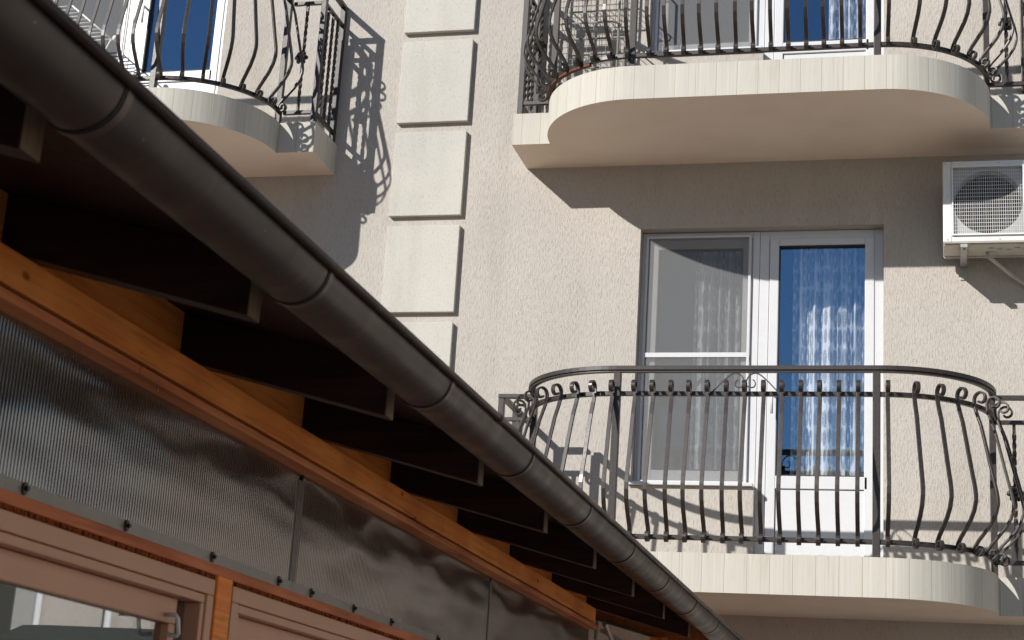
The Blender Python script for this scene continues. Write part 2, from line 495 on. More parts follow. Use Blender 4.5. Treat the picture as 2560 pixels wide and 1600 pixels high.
# balcony slabs (plan outline with the bowed front)
def plan(xl, xe, xr, xrr, inset=0.0, n=26):
    """outline from the left wall end round the bow to the right wall end; world x, y"""
    P = [(xl + inset, 0), (xl + inset, -D1 + inset), (xe + inset * .8, -D1 + inset)]
    rx = .61; ry = D2 - D1
    for i in range(1, n + 1):
        t = PI / 2 * i / n
        P.append((xe + rx - (rx - inset) * math.cos(t), -D1 - (ry - inset) * math.sin(t)))
    for i in range(1, 12):
        a = xe + rx + (xr - rx - xe - rx) * i / 12; P.append((a, -D2 + inset))
    for i in range(n, 0, -1):
        t = PI / 2 * i / n
        P.append((xr - rx + (rx - inset) * math.cos(t), -D1 - (ry - inset) * math.sin(t)))
    P += [(xr - inset * .8, -D1 + inset), (xrr - inset, -D1 + inset), (xrr - inset, 0)]
    return P
def slab(dx, zt, label=None):
    P = [(x + dx, y) for x, y in plan(-2.243, -2.0, .616, .866)]
    n = len(P)
    band = MB()
    band_uv = []; s = 0
    zt -= .0
    for i in range(n - 1):
        a, b = P[i], P[i + 1]; L = math.hypot(b[0] - a[0], b[1] - a[1])
        band.poly([(a[0], a[1], zt - T), (b[0], b[1], zt - T), (b[0], b[1], zt), (a[0], a[1], zt)])
        band_uv += [(s, 0), (s + L, 0), (s + L, T), (s, T)]; s += L
    band.v = [(a, b, c + 2.9) for a, b, c in band.v]
    me = bpy.data.meshes.new('slab_edge'); me.from_pydata(band.v, [], band.f)
    uvl = me.uv_layers.new(name='UVMap')
    for p in me.polygons:
        for li in p.loop_indices: uvl.data[li].uv = band_uv[me.loops[li].vertex_index]
    me.materials.append(M['band'])
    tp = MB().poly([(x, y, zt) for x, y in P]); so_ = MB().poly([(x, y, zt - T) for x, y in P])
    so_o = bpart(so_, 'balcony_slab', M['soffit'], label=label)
    ed = bpy.data.objects.new('slab_edge', me); COL.objects.link(ed); ed.parent = so_o
    fl = MB(); fl.poly([(x, y, zt) for x, y in P])
    fl.v = [(a, b, c + 2.9) for a, b, c in fl.v]
    fl.build('balcony_floor', M['tile'], so_o)
slab(0, 0, 'curved balcony slab of the lower floor'); slab(0, FL, 'curved balcony slab above the air conditioner'); slab(-4.42, FL, 'curved balcony slab behind the gutter')
slab(-4.42, 0); slab(0, 2 * FL); slab(-4.42, 2 * FL); slab(4.5, FL)

# ---------------------------------------------------------------- window + balcony door units
YF = .085
def rect_frame(mb, x0, x1, z0, z1, w, y0, y1, wb=None, wt=None):
    wb = w if wb is None else wb; wt = w if wt is None else wt
    mb.box(x0, x0 + w, y0, y1, z0, z1); mb.box(x1 - w, x1, y0, y1, z0, z1)
    mb.box(x0 + w, x1 - w, y0, y1, z0, z0 + wb); mb.box(x0 + w, x1 - w, y0, y1, z1 - wt, z1)
def unit(ox, oz, glass_l, glass_r, has_screen=True):
    def tr(mb):
        mb.v = [(a + ox, b, c + oz + 2.9) for a, b, c in mb.v]; return mb
    # window
    f = MB(); rect_frame(f, -1.484, -.750, .549, 2.165, .042, YF, YF + .07, wb=.05)
    win = tr(f).build('window', M['pvc'], bld, bevel=.003, label='left window with an insect screen')
    sf = MB(); rect_frame(sf, -1.442, -.792, .599, 2.123, .062, YF + .012, YF + .06)
    tr(sf).build('sash', M['pvc'], win, bevel=.004)
    gk = MB(); rect_frame(gk, -1.380, -.854, .661, 2.061, .006, YF + .010, YF + .05); tr(gk).build('gasket', M['gasket'], win)
    pn = MB().box(-1.376, -.858, YF + .03, YF + .034, .665, 2.057); tr(pn).build('pane', glass_l, win)
    if has_screen:
        sc = MB(); rect_frame(sc, -1.458, -.800, .575, 2.142, .016, YF - .020, YF - .008); sc.box(-1.442, -.816, YF - .020, YF - .008, 1.356, 1.386)
        tr(sc).build('screen_frame', M['pvc'], win, bevel=.002)
        sm = MB().box(-1.442, -.816, YF - .014, YF - .013, .591, 2.126); tr(sm).build('insect_screen', M['screen'], win)
    sill = MB().box(-1.50, -.752, -.03, YF, .545 + .002, .568); tr(sill).build('sill', M['pvc'], win, bevel=.003)
    # door
    f = MB(); rect_frame(f, -.748, -.002, .012, 2.165, .058, YF, YF + .07, wb=.04)
    f.box(-.690, -.684, YF + .02, YF + .06, .06, 2.1)
    door = tr(f).build('balcony_door', M['pvc'], bld, bevel=.003, label='white balcony door with blue glass')
    lf = MB(); rect_frame(lf, -.687, -.058, .056, 2.113, .056, YF - .008, YF + .055, wb=.06, wt=.045)
    lf.box(-.631, -.094, YF - .008, YF + .055, .555, .632)
    tr(lf).build('door_leaf', M['pvc'], door, bevel=.004)
    pl = MB().box(-.628, -.097, YF + .004, YF + .03, .118, .553); tr(pl).build('door_panel', M['pvc'], door, bevel=.004)
    gk = MB(); rect_frame(gk, -.631, -.094, .633, 2.067, .005, YF - .006, YF + .04); tr(gk).build('gasket', M['gasket'], door)
    pn = MB().box(-.627, -.098, YF + .022, YF + .026, .637, 2.063); tr(pn).build('pane', glass_r, door)
    hd = MB().tube([(-.655, YF - .012, 1.13), (-.655, YF - .045, 1.13), (-.655, YF - .05, 1.12), (-.655, YF - .05, 1.0)], .009); tr(hd).build('door_handle', M['pvc'], door, smooth=True)
    return win, door
unit(0, 0, M['clearglass'], M['blueglass'])
unit(0, FL, M['clearglass'], M['blueglass'])
unit(-4.465, FL, M['clearglass'], M['blueglass'])
unit(-4.465, 0, M['clearglass'], M['blueglass'], False)
unit(3.45, 0, M['blueglass'], M['blueglass'], False)  # added unit out of frame, gives the annex panels something to reflect

def curtain(x0, x1, z0, z1, y, label, seed, group=None):
    random.seed(seed)
    mb = MB(); nx = 130; nz = 10
    ph = [random.random() * 6 for _ in range(5)]
    grid = []
    for j in range(nz + 1):
        row = []
        for i in range(nx + 1):
            u = i / nx; w = j / nz
            amp = .028 * (1.1 - .35 * w)
            yy = y + amp * (math.sin(u * 40 + ph[0] + .5 * w) + .5 * math.sin(u * 71 + ph[1]) + .3 * math.sin(u * 17 + ph[2] + w))
            row.append((x0 + (x1 - x0) * u, yy, z0 + (z1 - z0) * w))
        grid.append(row)
    b = 0
    for row in grid: mb.v += row
    for j in range(nz):
        for i in range(nx):
            a = j * (nx + 1) + i; mb.f.append([a, a + 1, a + nx + 2, a + nx + 1])
    o = mb.build('lace_curtain', M['lace'], smooth=True)
    tag(o, label, 'curtain', group)
curtain(-.56, -.02, .05, 2.2, .27, 'white lace curtain behind the lower balcony door glass', 1)
curtain(-1.17, -.80, .45, 2.2, .27, 'white lace curtain behind the lower insect screened window', 2)
curtain(-.36, .0, .05 + FL, 2.2 + FL, .27, 'white lace curtain behind the upper right balcony door glass', 3)

# unseen ground floor fittings, added only to shape reflections in the annex windows
bpart(MB().box(3.10, 4.0, -.03, -.001, -2.88, -.12), 'added_olive_panel', plain('dark_olive_paint', (.05, .05, .042), .6), bevel=.004)
bpart(MB().box(2.94, 3.095, -.04, -.001, -2.88, -.12), 'added_grey_panel', plain('grey_paint', (.34, .34, .32), .6), bevel=.004)
for x in (2.915, 2.42):
    dp = MB().tube([(x, -.05, -2.88), (x, -.05, -.02)], .022, 10); tag(dp.build('added_pipe', M['pvc'], smooth=True), 'white pipe added for the annex window reflections ' + ('beside the olive panel' if x > 2.6 else 'beside the green canopy'), 'pipe', 'added white pipes')
aw = MB().prism([(-.001, -.43), (-.02, -.42), (-.30, -.45), (-.62, -.56), (-.80, -.70), (-.79, -.71), (-.61, -.575), (-.30, -.465), (-.001, -.45)], 0, 1.55, 2.86)
tag(aw.build('added_awning', plain('dark_green_canvas', (.04, .046, .042), .8)), 'dark green canopy added out of the frame for the annex window reflections', 'added_awning')
bpart(MB().box(1.85, 2.36, -.02, -.001, -.33, -.14), 'added_dark_panel', plain('dark_panel_paint', (.03, .035, .04), .15))  # dark mass of the window reflection, added as a wall panel
bpart(MB().box(2.12, 2.20, -.03, -.0205, -.33, -.14), 'added_white_patch', M['pvc'])  # white patch added for the same reflection

# ---------------------------------------------------------------- balcony railings
def spiral(c, r0, r1, a0, a1, n=14):
    return [(c[0] + (r0 + (r1 - r0) * i / n) * math.cos(a0 + (a1 - a0) * i / n), c[1] + (r0 + (r1 - r0) * i / n) * math.sin(a0 + (a1 - a0) * i / n)) for i in range(n + 1)]
def baluster_path():
    # (outward offset, height): bottom curl, pot belly, top scroll
    pts = []
    lo = spiral((.038, .084), .013, .031, PI * 1.15, -PI * 1.0 + 0.0, 16)   # inner end of the curl back to the rail side
    lo = [p for p in lo]
    pts += lo
    pts += [(.012, .104), (.034, .134), (.072, .172), (.112, .215), (.142, .262), (.157, .312), (.157, .345), (.150, .385), (.138, .43)]
    pts += [(.115, .52), (.088, .63), (.060, .74), (.034, .81), (.020, .855)]
    hi = spiral((.060, .890), .043, .018, PI * 1.08, -PI * .8, 22)
    pts += hi
    return pts
bpath = baluster_path()
bal_mb = MB(); bal_mb.strip([(0, -o, z) for o, z in bpath], (1, 0, 0), .0225, .0105)
bal_mb.v = [tuple(v) for v in bal_mb.v]

def plan_rail(n=22):
    P = []
    for i in range(n + 1):
        t = PI / 2 * (1 - i / n); P.append((-1.405 - .6 * math.sin(t), -.415 - .58 * math.cos(t)))
    P.append((-.7, -.995))
    for i in range(n + 1):
        t = PI / 2 * i / n; P.append((.003 + .6 * math.sin(t), -.415 - .58 * math.cos(t)))
    return P
def hbar(mb, P, z0, z1, w):
    """horizontal bar of width w following plan points"""
    rings = []
    for k, p in enumerate(P):
        a = P[max(k - 1, 0)]; b = P[min(k + 1, len(P) - 1)]
        t = Vector((b[0] - a[0], b[1] - a[1])).normalized(); n = Vector((-t.y, t.x)) * (w / 2)
        rings.append([(p[0] - n.x, p[1] - n.y, z0), (p[0] + n.x, p[1] + n.y, z0), (p[0] + n.x, p[1] + n.y, z1), (p[0] - n.x, p[1] - n.y, z1)])
    mb.loft(rings)
def petal_flower(parent, x, y, z):
    m = MB()
    for layer, (np_, rad, tilt) in enumerate(((6, .046, .010), (6, .034, .020))):
        for k in range(np_):
            a = 2 * PI * k / np_ + layer * .5
            d = Vector((math.cos(a), 0, math.sin(a))); s = Vector((-math.sin(a), 0, math.cos(a)))
            rings = []
            for f, wd, yy in ((.15, .005, 0), (.45, .014, -tilt * .6), (.75, .017, -tilt), (1.0, .009, -tilt * .4)):
                c = Vector((x, y - .010 * (layer + 1), z)) + d * rad * f + Vector((0, yy, 0))
                rings.append([c - s * wd, c + Vector((0, -.003, 0)), c + s * wd, c + Vector((0, .003, 0))])
            m.loft(rings)
    # boss
    rings = []
    for i in range(6):
        t = PI / 2 * i / 5; r = .012 * math.cos(t) + .0005; yy = y - .03 - .012 * math.sin(t)
        rings.append([(x + r * math.cos(2 * PI * j / 8), yy, z + r * math.sin(2 * PI * j / 8)) for j in range(8)])
    m.loft(rings)
    return m.build('rosette', M['iron'], parent)

def railing():
    root = empty('balcony_railing', (0, 0, 0))
    P = plan_rail()
    m = MB(); hbar(m, P, 1.000, 1.024, .042); hbar(m, P, .988, .9995, .026)
    m.build('top_rail', M['iron'], root, bevel=.002)
    m = MB(); hbar(m, P, .857, .882, .025); m.build('middle_rail', M['iron'], root, bevel=.002)
    m = MB(); hbar(m, P, .073, .098, .025); m.build('bottom_rail', M['iron'], root, bevel=.002)
    for x, y, w, zt, an in ((-1.398, -.995, .040, .987, 0), (-.004, -.995, .040, .987, 0), (-2.003, -.405, .036, .987, 0), (.600, -.405, .036, .987, 0),
                        (-2.213, -.372, .036, .987, 0), (.832, -.372, .036, .987, 0), (-2.213, -.02, .036, 1.0, 0), (.832, -.02, .036, 1.0, 0)):
        MB().box(x - w / 2, x + w / 2, y - w / 2, y + w / 2, .0, zt).build('post', M['iron'], root, bevel=.003)
    # pot-bellied balusters
    me = None
    spots = [(-1.29 + .0994 * k, -.995, 0.0) for k in range(13)]
    for t in (.08, .30, .50, .70, .90, 1.10, 1.30, 1.48): spots.append((.003 + .6 * math.sin(t), -.415 - .58 * math.cos(t), t))
    for t in (.02, .18, .345, .53, .715, .906, 1.10, 1.30, 1.48): spots.append((-1.405 - .6 * math.sin(t), -.415 - .58 * math.cos(t), -t))
    first = None
    for x, y, a in spots:
        if first is None:
            first = bal_mb.build('baluster', M['iron'], root, bevel=.0015); o = first
        else:
            o = first.copy(); COL.objects.link(o); o.parent = root
        sh = .0135   # the bars stand on the outer face of the rails
        o.location = (x + sh * math.sin(a), y - sh * math.cos(a), 0); o.rotation_euler = (0, 0, a + random.uniform(-.03, .03))
    # scroll ornament under the top rail
    pz = [(600, 1060), (740, 920), (900, 745), (1060, 590), (1200, 470), (1300, 410), (1400, 392), (1500, 415), (1590, 475), (1660, 570), (1705, 670), (1722, 760), (1690, 840), (1610, 890), (1500, 905), (1425, 875), (1390, 800), (1395, 720), (1430, 660), (1480, 620)]
    m = MB()
    for sgn in (1, -1):
        m.strip([(-.697 + sgn * (u - 1733) * 1.57e-4, -.998, .985 - (v - 390) * 1.57e-4) for u, v in pz], (0, 1, 0), .012, .0055)
    m.build('scroll_ornament', M['iron'], root, smooth=False)
    # flat ends beside the bow, each with side rails back to the wall
    for s, xe, xc in ((-1, -2.003, -2.213), (1, .600, .832)):
        for nm, z0, z1, w in (('top_rail', .989, 1.013, .038), ('middle_rail', .850, .873, .024), ('bottom_rail', .073, .098, .025)):
            m = MB(); a, b = sorted((xe, xc))
            m.box(a + .0185, b - .0185, -.372 - w / 2, -.372 + w / 2, z0, z1)
            if nm == 'top_rail':
                m = MB(); m.box(min(xe + .02 * s, xc + .02 * s), max(xe + .02 * s, xc + .02 * s), -.372 - w / 2, -.372 + w / 2, z0, z1)
            m.box(xc - w / 2, xc + w / 2, -.352, -.002, z0 + .0006, z1 - .0006)
            m.build(nm, M['iron'], root, bevel=.002)
        xm = (xe + xc) / 2
        MB().twist((xm, -.372, .098), (xm, -.372, .850), .017, 3.5).build('twisted_bar', M['iron'], root)
        petal_flower(root, xm, -.385, .46)
        for yy in (-.29, -.20, -.11):
            MB().twist((xc, yy, .098), (xc, yy, .850), .017, 3.5).build('twisted_bar', M['iron'], root)
    return root
r1 = railing(); tag(r1, 'dark iron pot-bellied railing of the lowest balcony, scrolls under its top rail', 'balcony railing', 'pot-bellied balcony railings')
r2 = copy_tree(r1); r2.location = (0, 0, FL); r2['label'] = 'dark iron pot-bellied railing at the top right, above the air conditioner'
m = MB(); hbar(m, [p for p in plan_rail() if p[0] < -1.62], .058, .0725, .024)
m.build('rusty_strip', M['rust'], r2)
r3 = copy_tree(r1); r3.location = (-4.42, 0, FL); r3['label'] = 'dark iron pot-bellied railing at upper left, partly behind the gutter'

# ---------------------------------------------------------------- air conditioner
ac = empty('air_conditioner', (.346, -.38, 1.917))
tag(ac, 'white outdoor air conditioner unit with round fan behind a wire grille, hung on the wall', 'air conditioner')
AX, AY, AZ = .346, -.38, 1.917
def acp(mb, name, mat, parent=None, **kw):
    mb.v = [(a - AX, b - AY, c - AZ) for a, b, c in mb.v]
    return mb.build(name, mat, parent or ac, **kw)
ax1, azt = AX + .80, 2.412
gx0, gx1, gz0, gz1 = .396, .798, 1.955, 2.378
m = MB()
m.box(AX, gx0, AY, -.09, AZ, azt); m.box(gx1, ax1, AY, -.09, AZ, azt); m.box(gx0, gx1, AY, -.09, AZ, gz0); m.box(gx0, gx1, AY, -.09, gz1, azt)
body = acp(m, 'body', M['acwhite'], bevel=.006)
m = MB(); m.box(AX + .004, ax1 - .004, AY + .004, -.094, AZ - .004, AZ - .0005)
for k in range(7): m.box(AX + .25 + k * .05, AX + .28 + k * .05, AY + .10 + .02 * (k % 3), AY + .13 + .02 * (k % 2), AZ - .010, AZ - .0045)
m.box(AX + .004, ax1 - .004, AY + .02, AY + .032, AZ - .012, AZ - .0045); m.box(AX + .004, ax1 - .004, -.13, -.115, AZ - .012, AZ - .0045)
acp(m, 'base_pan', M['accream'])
# shroud plate with round hole, fan and grille
cx_, cz_, rr_ = .597, 2.166, .192
m = MB(); N = 48
ringo = []; ringi = []
for i in range(N):
    a = 2 * PI * i / N; c, s_ = math.cos(a), math.sin(a)
    k = min(((gx1 - gx0) / 2) / max(abs(c), 1e-6), ((gz1 - gz0) / 2) / max(abs(s_), 1e-6))
    ringo.append(((gx0 + gx1) / 2 + c * k, AY + .022, (gz0 + gz1) / 2 + s_ * k)); ringi.append((cx_ + rr_ * c, AY + .022, cz_ + rr_ * s_))
back = [(x, AY + .12, z) for x, y, z in ringi]
b0 = len(m.v); m.v += ringo + ringi + back
for i in range(N):
    j = (i + 1) % N
    m.f.append([i, j, N + j, N + i]); m.f.append([N + i, N + j, 2 * N + j, 2 * N + i])
acp(m, 'fan_shroud', M['coil'])
m = MB().box(gx0 + .002, gx1 - .002, AY + .16, AY + .17, gz0 + .002, gz1 - .002); acp(m, 'coil', M['acdark'])
m = MB()
for k in range(3):
    a0 = k * 2 * PI / 3 + .4; rings = []
    for i in range(9):
        a = a0 + i * .16; w = .02 + i * .003
        rings.append([(cx_ + .035 * math.cos(a), AY + .10 - i * .004, cz_ + .035 * math.sin(a)), (cx_ + .175 * math.cos(a + .25), AY + .10 - i * .005, cz_ + .175 * math.sin(a + .25)),
                      (cx_ + .175 * math.cos(a + .25), AY + .104 - i * .005, cz_ + .175 * math.sin(a + .25)), (cx_ + .035 * math.cos(a), AY + .104 - i * .004, cz_ + .035 * math.sin(a))])
    m.loft(rings)
m.prism([(cx_ + .04 * math.cos(2 * PI * i / 16), cz_ + .04 * math.sin(2 * PI * i / 16)) for i in range(16)], 1, AY + .06, AY + .11)
acp(m, 'fan', M['acdark'])
m = MB(); rect_frame(m, gx0, gx1, gz0, gz1, .008, AY - .012, AY + .004)
nv = 32; nh = 18
rowh = (gz1 - gz0 - .016) / nh
for i in range(1, nv):
    x = gx0 + .008 + (gx1 - gx0 - .016) * i / nv
    w = .0012 if i % 3 == 0 else .0009
    m.box(x - w, x + w, AY - .010, AY - .006, gz0 + .008, gz1 - .008)
for j in range(1, nh):
    z = gz0 + .008 + rowh * j
    m.box(gx0 + .008, gx1 - .008, AY - .0055, AY - .003, z - .0009, z + .0009)
for i in range(0, nv, 2):
    for j in range(nh):
        if False:
            x = gx0 + .008 + (gx1 - gx0 - .016) * i / nv; z = gz0 + .008 + rowh * (j + .5)
            m.box(x, x + (gx1 - gx0 - .016) / nv, AY - .0095, AY - .0062, z - .0012, z + .0012)
acp(m, 'grille', M['acgrille'])
for x, z in ((.36, 2.396), (.66, 2.396), (.372, 1.932), (.66, 1.932), (.372, 2.2)):
    acp(MB().prism([(x + .004 * math.cos(i), z + .004 * math.sin(i)) for i in range(6)], 1, AY - .002, AY + .002), 'screw', M['galv'])
for x in (.462, .99):
    b_ = empty('wall_bracket', (x, 0, 1.89)); tag(b_, 'steel bracket under the left part of the air conditioner' if x < .6 else 'steel bracket under the right part of the air conditioner', 'bracket', 'air conditioner brackets')
    MB().box(-.019, .019, -.385, -.002, -.006, .014).build('arm', M['galv'], b_, bevel=.001)
    MB().box(-.019, .019, -.006, -.001, -.085, -.0065).build('wall_plate', M['galv'], b_, bevel=.001)
    MB().prism([(.008 * math.cos(i * PI / 3), -.35 + .008 * math.sin(i * PI / 3)) for i in range(6)], 2, -.014, -.006).build('bolt', M['galv'], b_)
hs = [(.593, -.2, 1.912), (.60, -.2, 1.885), (.63, -.17, 1.868), (.68, -.11, 1.845), (.73, -.06, 1.815), (.79, -.03, 1.78), (.86, -.025, 1.74), (.95, -.02, 1.68)]
h = MB().tube(hs, .011, 10).build('drain_hose', M['hose'], smooth=True)
tag(h, 'grey corrugated drain hose sagging from under the air conditioner', 'hose')

# ---------------------------------------------------------------- things standing on the upper balconies
def rods(mb, p0, p1, q0, q1, n, r):
    for i in range(n):
        f = i / (n - 1)
        a = Vector(p0).lerp(Vector(p1), f); b = Vector(q0).lerp(Vector(q1), f)
        mb.tube([a, b], r, 5)
ra = empty('wire_mesh_rack', (-1.85, -.3, FL)); tag(ra, 'small wire mesh rack with a rounded tube frame at left of the upper right balcony', 'rack')
def rk(mb, name, mat, **kw):
    mb.v = [(a + 1.85, b + .3, c - FL) for a, b, c in mb.v]; return mb.build(name, mat, ra, **kw)
m = MB()
x0, x1, y0, y1 = -2.08, -1.62, -.33, -.10
for y in (y0, y1):
    pts = [(x0, y, FL + .02), (x0, y, 4.0), (x0 + .05, y, 4.06), (x1 - .05, y, 4.06), (x1, y, 4.0), (x1, y, FL + .02)]
    m.tube(pts, .008, 8)
rk(m, 'tube_frame', M['greywire'], smooth=True)
for z in (3.13, 3.44, 3.75):
    m = MB(); m.tube([(x0, y0, z), (x1 - .04, y0, z), (x1, y0 + .04, z), (x1, y1, z), (x0, y1, z)], .006, 6, closed=True)
    rods(m, (x0, y0, z), (x1, y0, z), (x0, y1, z), (x1, y1, z), 12, .0022)
    rk(m, 'shelf', M['greywire'])
m = MB()
rods(m, (x0, y1, FL + .05), (x0, y1, 4.04), (x1, y1, FL + .05), (x1, y1, 4.04), 30, .0018)
rods(m, (x0, y1 - .004, FL + .05), (x1, y1 - .004, FL + .05), (x0, y1 - .004, 4.04), (x1, y1 - .004, 4.04), 12, .0018)
rk(m, 'mesh_back', M['greywire'])
al = empty('clothes_airer', (-5.35, -.3, FL)); tag(al, 'folded white clothes airer leaning by the window of the upper left balcony', 'clothes airer')
m = MB()
A0, A1 = Vector((-5.177, -.25, 3.541)), Vector((-5.51, -.25, 3.81)); W = Vector((-.32, 0, -.01))
for d in (Vector((0, 0, 0)), W):
    m.tube([A0 + d, A1 + d], .006, 8)
    m.tube([A0 + d, A0 + d + Vector((-.25, -.02, -.62))], .006, 8)
m2 = MB()
for i in range(11):
    a = A0.lerp(A1, i / 10); m2.tube([a, a + W], .0052, 6)
for mm_, nm in ((m, 'leg_frame'), (m2, 'drying_rods')):
    mm_.v = [(a + 5.35, b + .3, c - FL) for a, b, c in mm_.v]; mm_.build(nm, M['wire'], al, smooth=True)
m3 = MB(); sph = []
for i in range(7):
    t = -PI / 2 + PI * i / 6; rr = .019 * math.cos(t) + .0003
    sph.append([(-5.15 + 5.35 + rr * math.cos(2 * PI * j / 10), -.25 + .3 + rr * math.sin(2 * PI * j / 10), 3.545 - FL + .022 * math.sin(t)) for j in range(10)])
m3.loft(sph); m3.build('end_cap', M['wire'], al, smooth=True)

# ---------------------------------------------------------------- timber annex (its eave runs towards the apartment building)
S7 = .7
YT = -8.23 + 0.02       # far face of the first rafter
XP = -1.122             # front of the wall plate
annex = empty('timber_annex', (XP, -6.0, -2.9))
tag(annex, 'timber annex with dark rafters, orange wall plate, ribbed grey panels and brown windows', 'building')
def ap(mb, name, mat, parent=None, **kw):
    mb.v = [(a - XP, b + 6.0, c + 2.9) for a, b, c in mb.v]
    return mb.build(name, mat, parent or annex, **kw)
YA, YE = -11.0, -2.69
def rb(x):   # underside of the rafters
    return -.593 + (-.725 - x) * .257
RH = .100
for n in range(-3, 9):
    yf = YT + S7 * n
    x_in = -3.3
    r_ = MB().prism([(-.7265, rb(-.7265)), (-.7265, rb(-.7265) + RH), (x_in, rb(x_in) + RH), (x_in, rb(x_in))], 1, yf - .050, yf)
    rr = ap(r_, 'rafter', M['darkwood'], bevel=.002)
    e_ = MB().box(-.7260, -.7250, yf - .048, yf - .002, rb(-.725) + .002, rb(-.725) + RH - .002)
    ap(e_, 'end_grain', M['endgrain'], rr)
# rafter beyond the end of the wall plate: reddish, its lower edge bare
yf = YT + S7 * 9
r_ = MB().prism([(-.7265, rb(-.7265)), (-.7265, rb(-.7265) + RH), (-3.3, rb(-3.3) + RH), (-3.3, rb(-3.3))], 1, yf - .05, yf)
rr = ap(r_, 'rafter', M['beamwood'], bevel=.002, label='reddish end rafter with a bare lower edge')
ap(MB().prism([(-.74, rb(-.74) - .001), (-.74, rb(-.74) - .012), (-3.2, rb(-3.2) - .012), (-3.2, rb(-3.2) - .001)], 1, yf - .07, yf - .01), 'edge_strip', M['endgrain'], rr)
# roof deck and covering
def rtz(x): return rb(x) + RH
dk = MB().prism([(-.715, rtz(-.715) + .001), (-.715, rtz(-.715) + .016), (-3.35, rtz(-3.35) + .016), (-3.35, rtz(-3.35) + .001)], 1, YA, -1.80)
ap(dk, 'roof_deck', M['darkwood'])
rf = MB().prism([(-.700, rtz(-.700) + .018), (-.700, rtz(-.700) + .030), (-3.38, rtz(-3.38) + .030), (-3.38, rtz(-3.38) + .018)], 1, YA, -1.79)
rf.prism([(-3.38, rtz(-3.38) + .018), (-3.38, rtz(-3.38) + .030), (-6.0, rtz(-3.38) - .65), (-6.0, rtz(-3.38) - .662)], 1, YA, -1.79)
ap(rf, 'roof', M['rooftile'])
# blocking boards between the rafters
for n in range(-3, 8):
    y0 = YT + S7 * n; y1 = y0 + S7 - .05
    ap(MB().prism([(-1.172, -.4895), (-1.172, rb(-1.172) + RH - .002), (-1.192, rb(-1.192) + RH - .002), (-1.192, -.4895)], 1, y0 + .001, y1 - .001), 'blocking_board', M['orangewood'])
# wall plate in two lengths with the joint showing
for y0, y1 in ((YA, -5.083), (-5.080, -4.20), (-4.197, YE)):
    ap(MB().box(XP - .075, XP, y0, y1, -.551, -.4905), 'wall_plate', M['orangewood'], bevel=.003)
ap(MB().box(XP - .06, XP - .012, YA, YE + .0, -.5655, -.5515), 'shadow_gap_board', M['darkwood'])  # dark board fills the recess, its shade put into the colour
for y0, y1 in ((YA, -7.151), (-7.148, -4.62), (-4.617, -4.10), (-4.097, YE - .03)):
    ap(MB().box(XP - .05, XP + .016, y0, y1, -.583, -.566), 'batten', M['battenwood'], bevel=.002)
# nail tips under the batten
for k in range(16):
    y = -7.40 + k * .31 + random.uniform(-.05, .05); ap(MB().box(XP + .004, XP + .0065, y, y + .0025, -.5925, -.5835), 'nail_tip', M['galv'])
# ribbed polycarbonate sheets
PX = -1.150
for y0, y1 in ((YA, -6.205), (-6.175, -4.395), (-4.378, YE)):
    sh = ap(MB().box(PX - .010, PX, y0, y1, -.862, -.560), 'ribbed_panel', M['poly'])
jp = MB()
for dy in (-.018, -.009, 0.0, .009): jp.box(PX - .004, PX + .004, -6.19 + dy, -6.19 + dy + .005, -.856, -.60)
jp.box(PX - .006, PX + .001, -6.215, -6.165, -.857, -.60)
ap(jp, 'joint_profile', M['flash'], bevel=.0008)
ap(MB().box(PX - .006, PX + .004, -4.394, -4.379, -.857, -.60), 'joint_profile', M['flash'])
ap(MB().box(PX + .0005, PX + .0035, YA, YE, -.8625, -.838), 'edge_strip', M['flash'])
for y in (-7.80, -7.428, -7.053, -6.656, -6.279, -6.065, -5.75, -5.431, -4.973, -4.66, -4.3, -3.9, -3.5, -3.1):
    m = MB()
    m.prism([(y + .008 * math.cos(2 * PI * i / 12), -.848 + .011 * math.sin(2 * PI * i / 12)) for i in range(12)], 0, PX + .0036, PX + .007)
    m.prism([(y + .0045 * math.cos(PI * i / 3), -.848 + .0045 * math.sin(PI * i / 3)) for i in range(6)], 0, PX + .007, PX + .013)
    ap(m, 'screw', M['screw'])
# beam and foam above the windows
ap(MB().box(XP - .07, -1.136, YA, YE, -.8845, -.8627), 'beam', M['beamwood'], bevel=.002)
fo = MB(); yy = YA
random.seed(3)
while yy < YE - .02:
    st = random.uniform(.006, .016)
    fo.box(-1.16, -1.1365 + random.uniform(-.003, .003), yy, yy + st, -.8945 + random.uniform(0, .002), -.8847); yy += st + .0004
ap(fo, 'foam_seal', M['foam'])
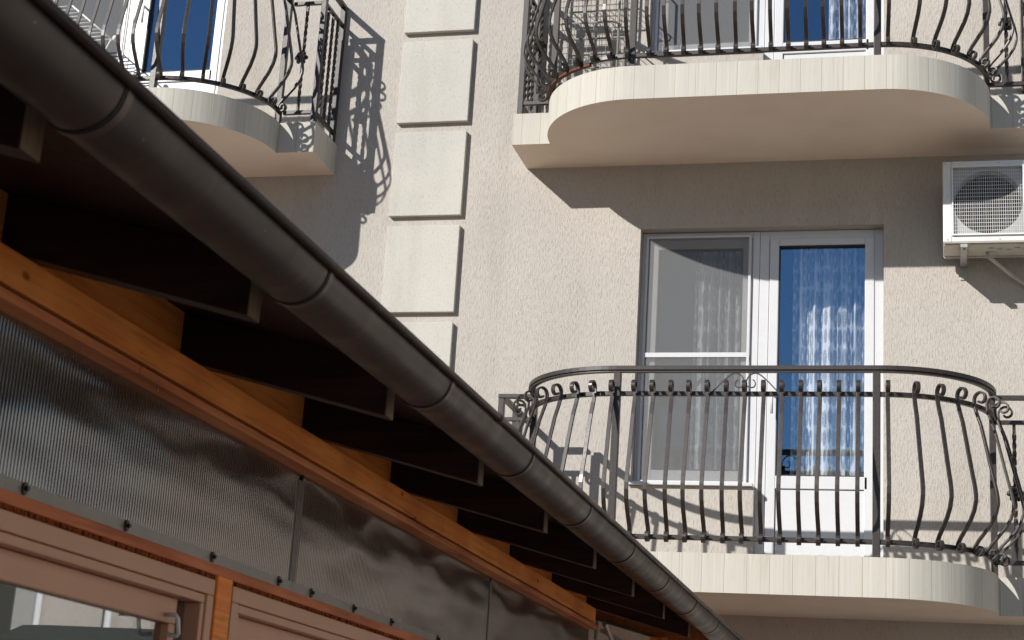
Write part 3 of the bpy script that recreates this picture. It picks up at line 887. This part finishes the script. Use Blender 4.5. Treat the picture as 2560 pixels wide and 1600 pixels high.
# post between the windows
def annex_window(y0, y1, blind=False, label=None):
    """y0..y1 outer frame, top at -.896"""
    zt, zb = -.8955, -1.75; X = -1.130
    f = MB()
    for (a, b, c, d) in ((y0, y1, zt - .033, zt), (y0, y0 + .033, zb, zt - .033), (y1 - .033, y1, zb, zt - .033)): f.box(X - .06, X, a, b, c, d)
    for (a, b, c, d) in ((y0 + .034, y1 - .034, zt - .052, zt - .034), (y0 + .034, y0 + .052, zb, zt - .052), (y1 - .052, y1 - .034, zb, zt - .052)): f.box(X - .06, X - .004, a, b, c, d)
    w = ap(f, 'window', M['framebrown'], bevel=.0025, label=label)
    s = MB(); sx = X - .030
    ya, yb = y0 + .054, y1 - (.105 if not blind else .054)
    for (a, b, c, d) in ((ya, yb, zt - .104, zt - .053), (yb - .030, yb, zb, zt - .104), (ya, ya + .040, zb, zt - .104)): s.box(sx - .03, sx, a, b, c, d)
    ap(s, 'sash', M['framebrown'], w, bevel=.003)
    if blind:
        p_ = MB().box(sx - .02, sx - .012, ya + .041, yb - .041, zb, zt - .105); ap(p_, 'solid_panel', M['framebrown'], w)
        ap(MB().box(sx - .0118, sx - .008, ya + .06, yb - .06, zt - .128, zt - .122), 'gasket', M['gasket'], w)
    else:
        ap(MB().box(sx - .02, sx - .016, ya + .041, yb - .031, zb, zt - .105), 'pane', M['annexglass'], w)
        ap(MB().box(sx - .012, sx - .008, yb + .001, y1 - .053, zb, zt - .053), 'pane', M['blueglass'], w)
        ap(MB().tube([(sx + .001, -6.80, -1.022), (sx + .022, -6.80, -1.024), (sx + .026, -6.803, -1.020), (sx + .026, -6.812, -.992), (sx + .022, -6.815, -.985), (sx + .001, -6.815, -.985)], .0045, 8), 'window_handle', M['pvc'], w, smooth=True)
    return w
annex_window(-8.75, -6.660, label='wide brown framed window left of the orange post')
annex_window(-6.565, -5.0, True, label='brown framed window with a solid panel right of the orange post')
annex_window(-4.90, -3.2, True)
for y0, y1 in ((-6.652, -6.575), (-4.99, -4.91)):
    ap(MB().box(-1.21, -1.128, y0, y1, -2.9, -.8848), 'post', M['orangewood'], bevel=.003)
# walls below and behind, so the annex is a closed building
ap(MB().box(-1.22, -1.135, YA, -2.75, -2.9, -1.752), 'wall', M['framebrown'])
bk = MB(); bk.box(-6.0, -5.9, YA, -1.9, -2.9, -.62); bk.box(-6.0, -1.2, YA, YA + .05, -2.9, -.58); bk.box(-6.0, -1.2, -2.75, -2.69, -2.9, -.50)
bk.box(-2.1, -2.05, -11, -2.76, -2.9, -.35)
ap(bk, 'wall', M['roomdark'])
ap(MB().box(-3.4, -.80, -1.99, -1.92, -2.9, rb(-.8) - .02).box(-1.0, -.92, -2.0, -1.93, -.7, rb(-.95) - .0), 'post', M['orangewood'])
# steel braces by the plate end
br = MB(); br.tube([(-1.10, -2.60, -.545), (-1.10, -2.32, -.625), (-1.10, -2.1, -.69)], .012, 6); br.tube([(-1.12, -2.66, -.54), (-1.12, -2.68, -.62)], .008, 6)
br.box(-1.13, -1.11, -2.55, -2.0, -.575, -.562)
ap(br, 'steel_brace', M['galv'])

# gutter
GR = .057; GX = -.596 - GR; GZ = -.518
def ring_prof(r, th, a0=-PI, a1=0, n=28):
    o = [(GX + r * math.cos(a0 + (a1 - a0) * i / n), GZ + r * math.sin(a0 + (a1 - a0) * i / n)) for i in range(n + 1)]
    i_ = [(GX + (r - th) * math.cos(a0 + (a1 - a0) * i / n), GZ + (r - th) * math.sin(a0 + (a1 - a0) * i / n)) for i in range(n + 1)]
    return o + i_[::-1]
YG0, YG1 = -10.8, -1.35
gut = ap(MB().prism(ring_prof(GR, .0015), 1, YG0, YG1), 'gutter', M['gutter'], smooth='auto', label='brown half-round gutter along the eave')
bead = MB().tube([(GX + GR + .0065, y, GZ + .002) for y in (YG0, -6.0, YG1)], .0072, 14)
ap(bead, 'rolled_rim', M['gutter'], gut, smooth=True)
ap(MB().tube([(GX + GR + .0065, y, GZ + .002) for y in (-6.52, -6.49)], .0088, 12), 'rim_clip', M['gutter'], gut, smooth=True)
for n in range(-3, 10):
    y = -8.262 + S7 * n
    ap(MB().prism(ring_prof(GR + .0012, .001), 1, y - .003, y + .003), 'joint_seal', M['seal'], gut, smooth='auto')
    ap(MB().prism(ring_prof(GR + .0022, .002), 1, y + .0035, y + .018), 'gutter_bracket', M['gutterband'], gut, smooth='auto')
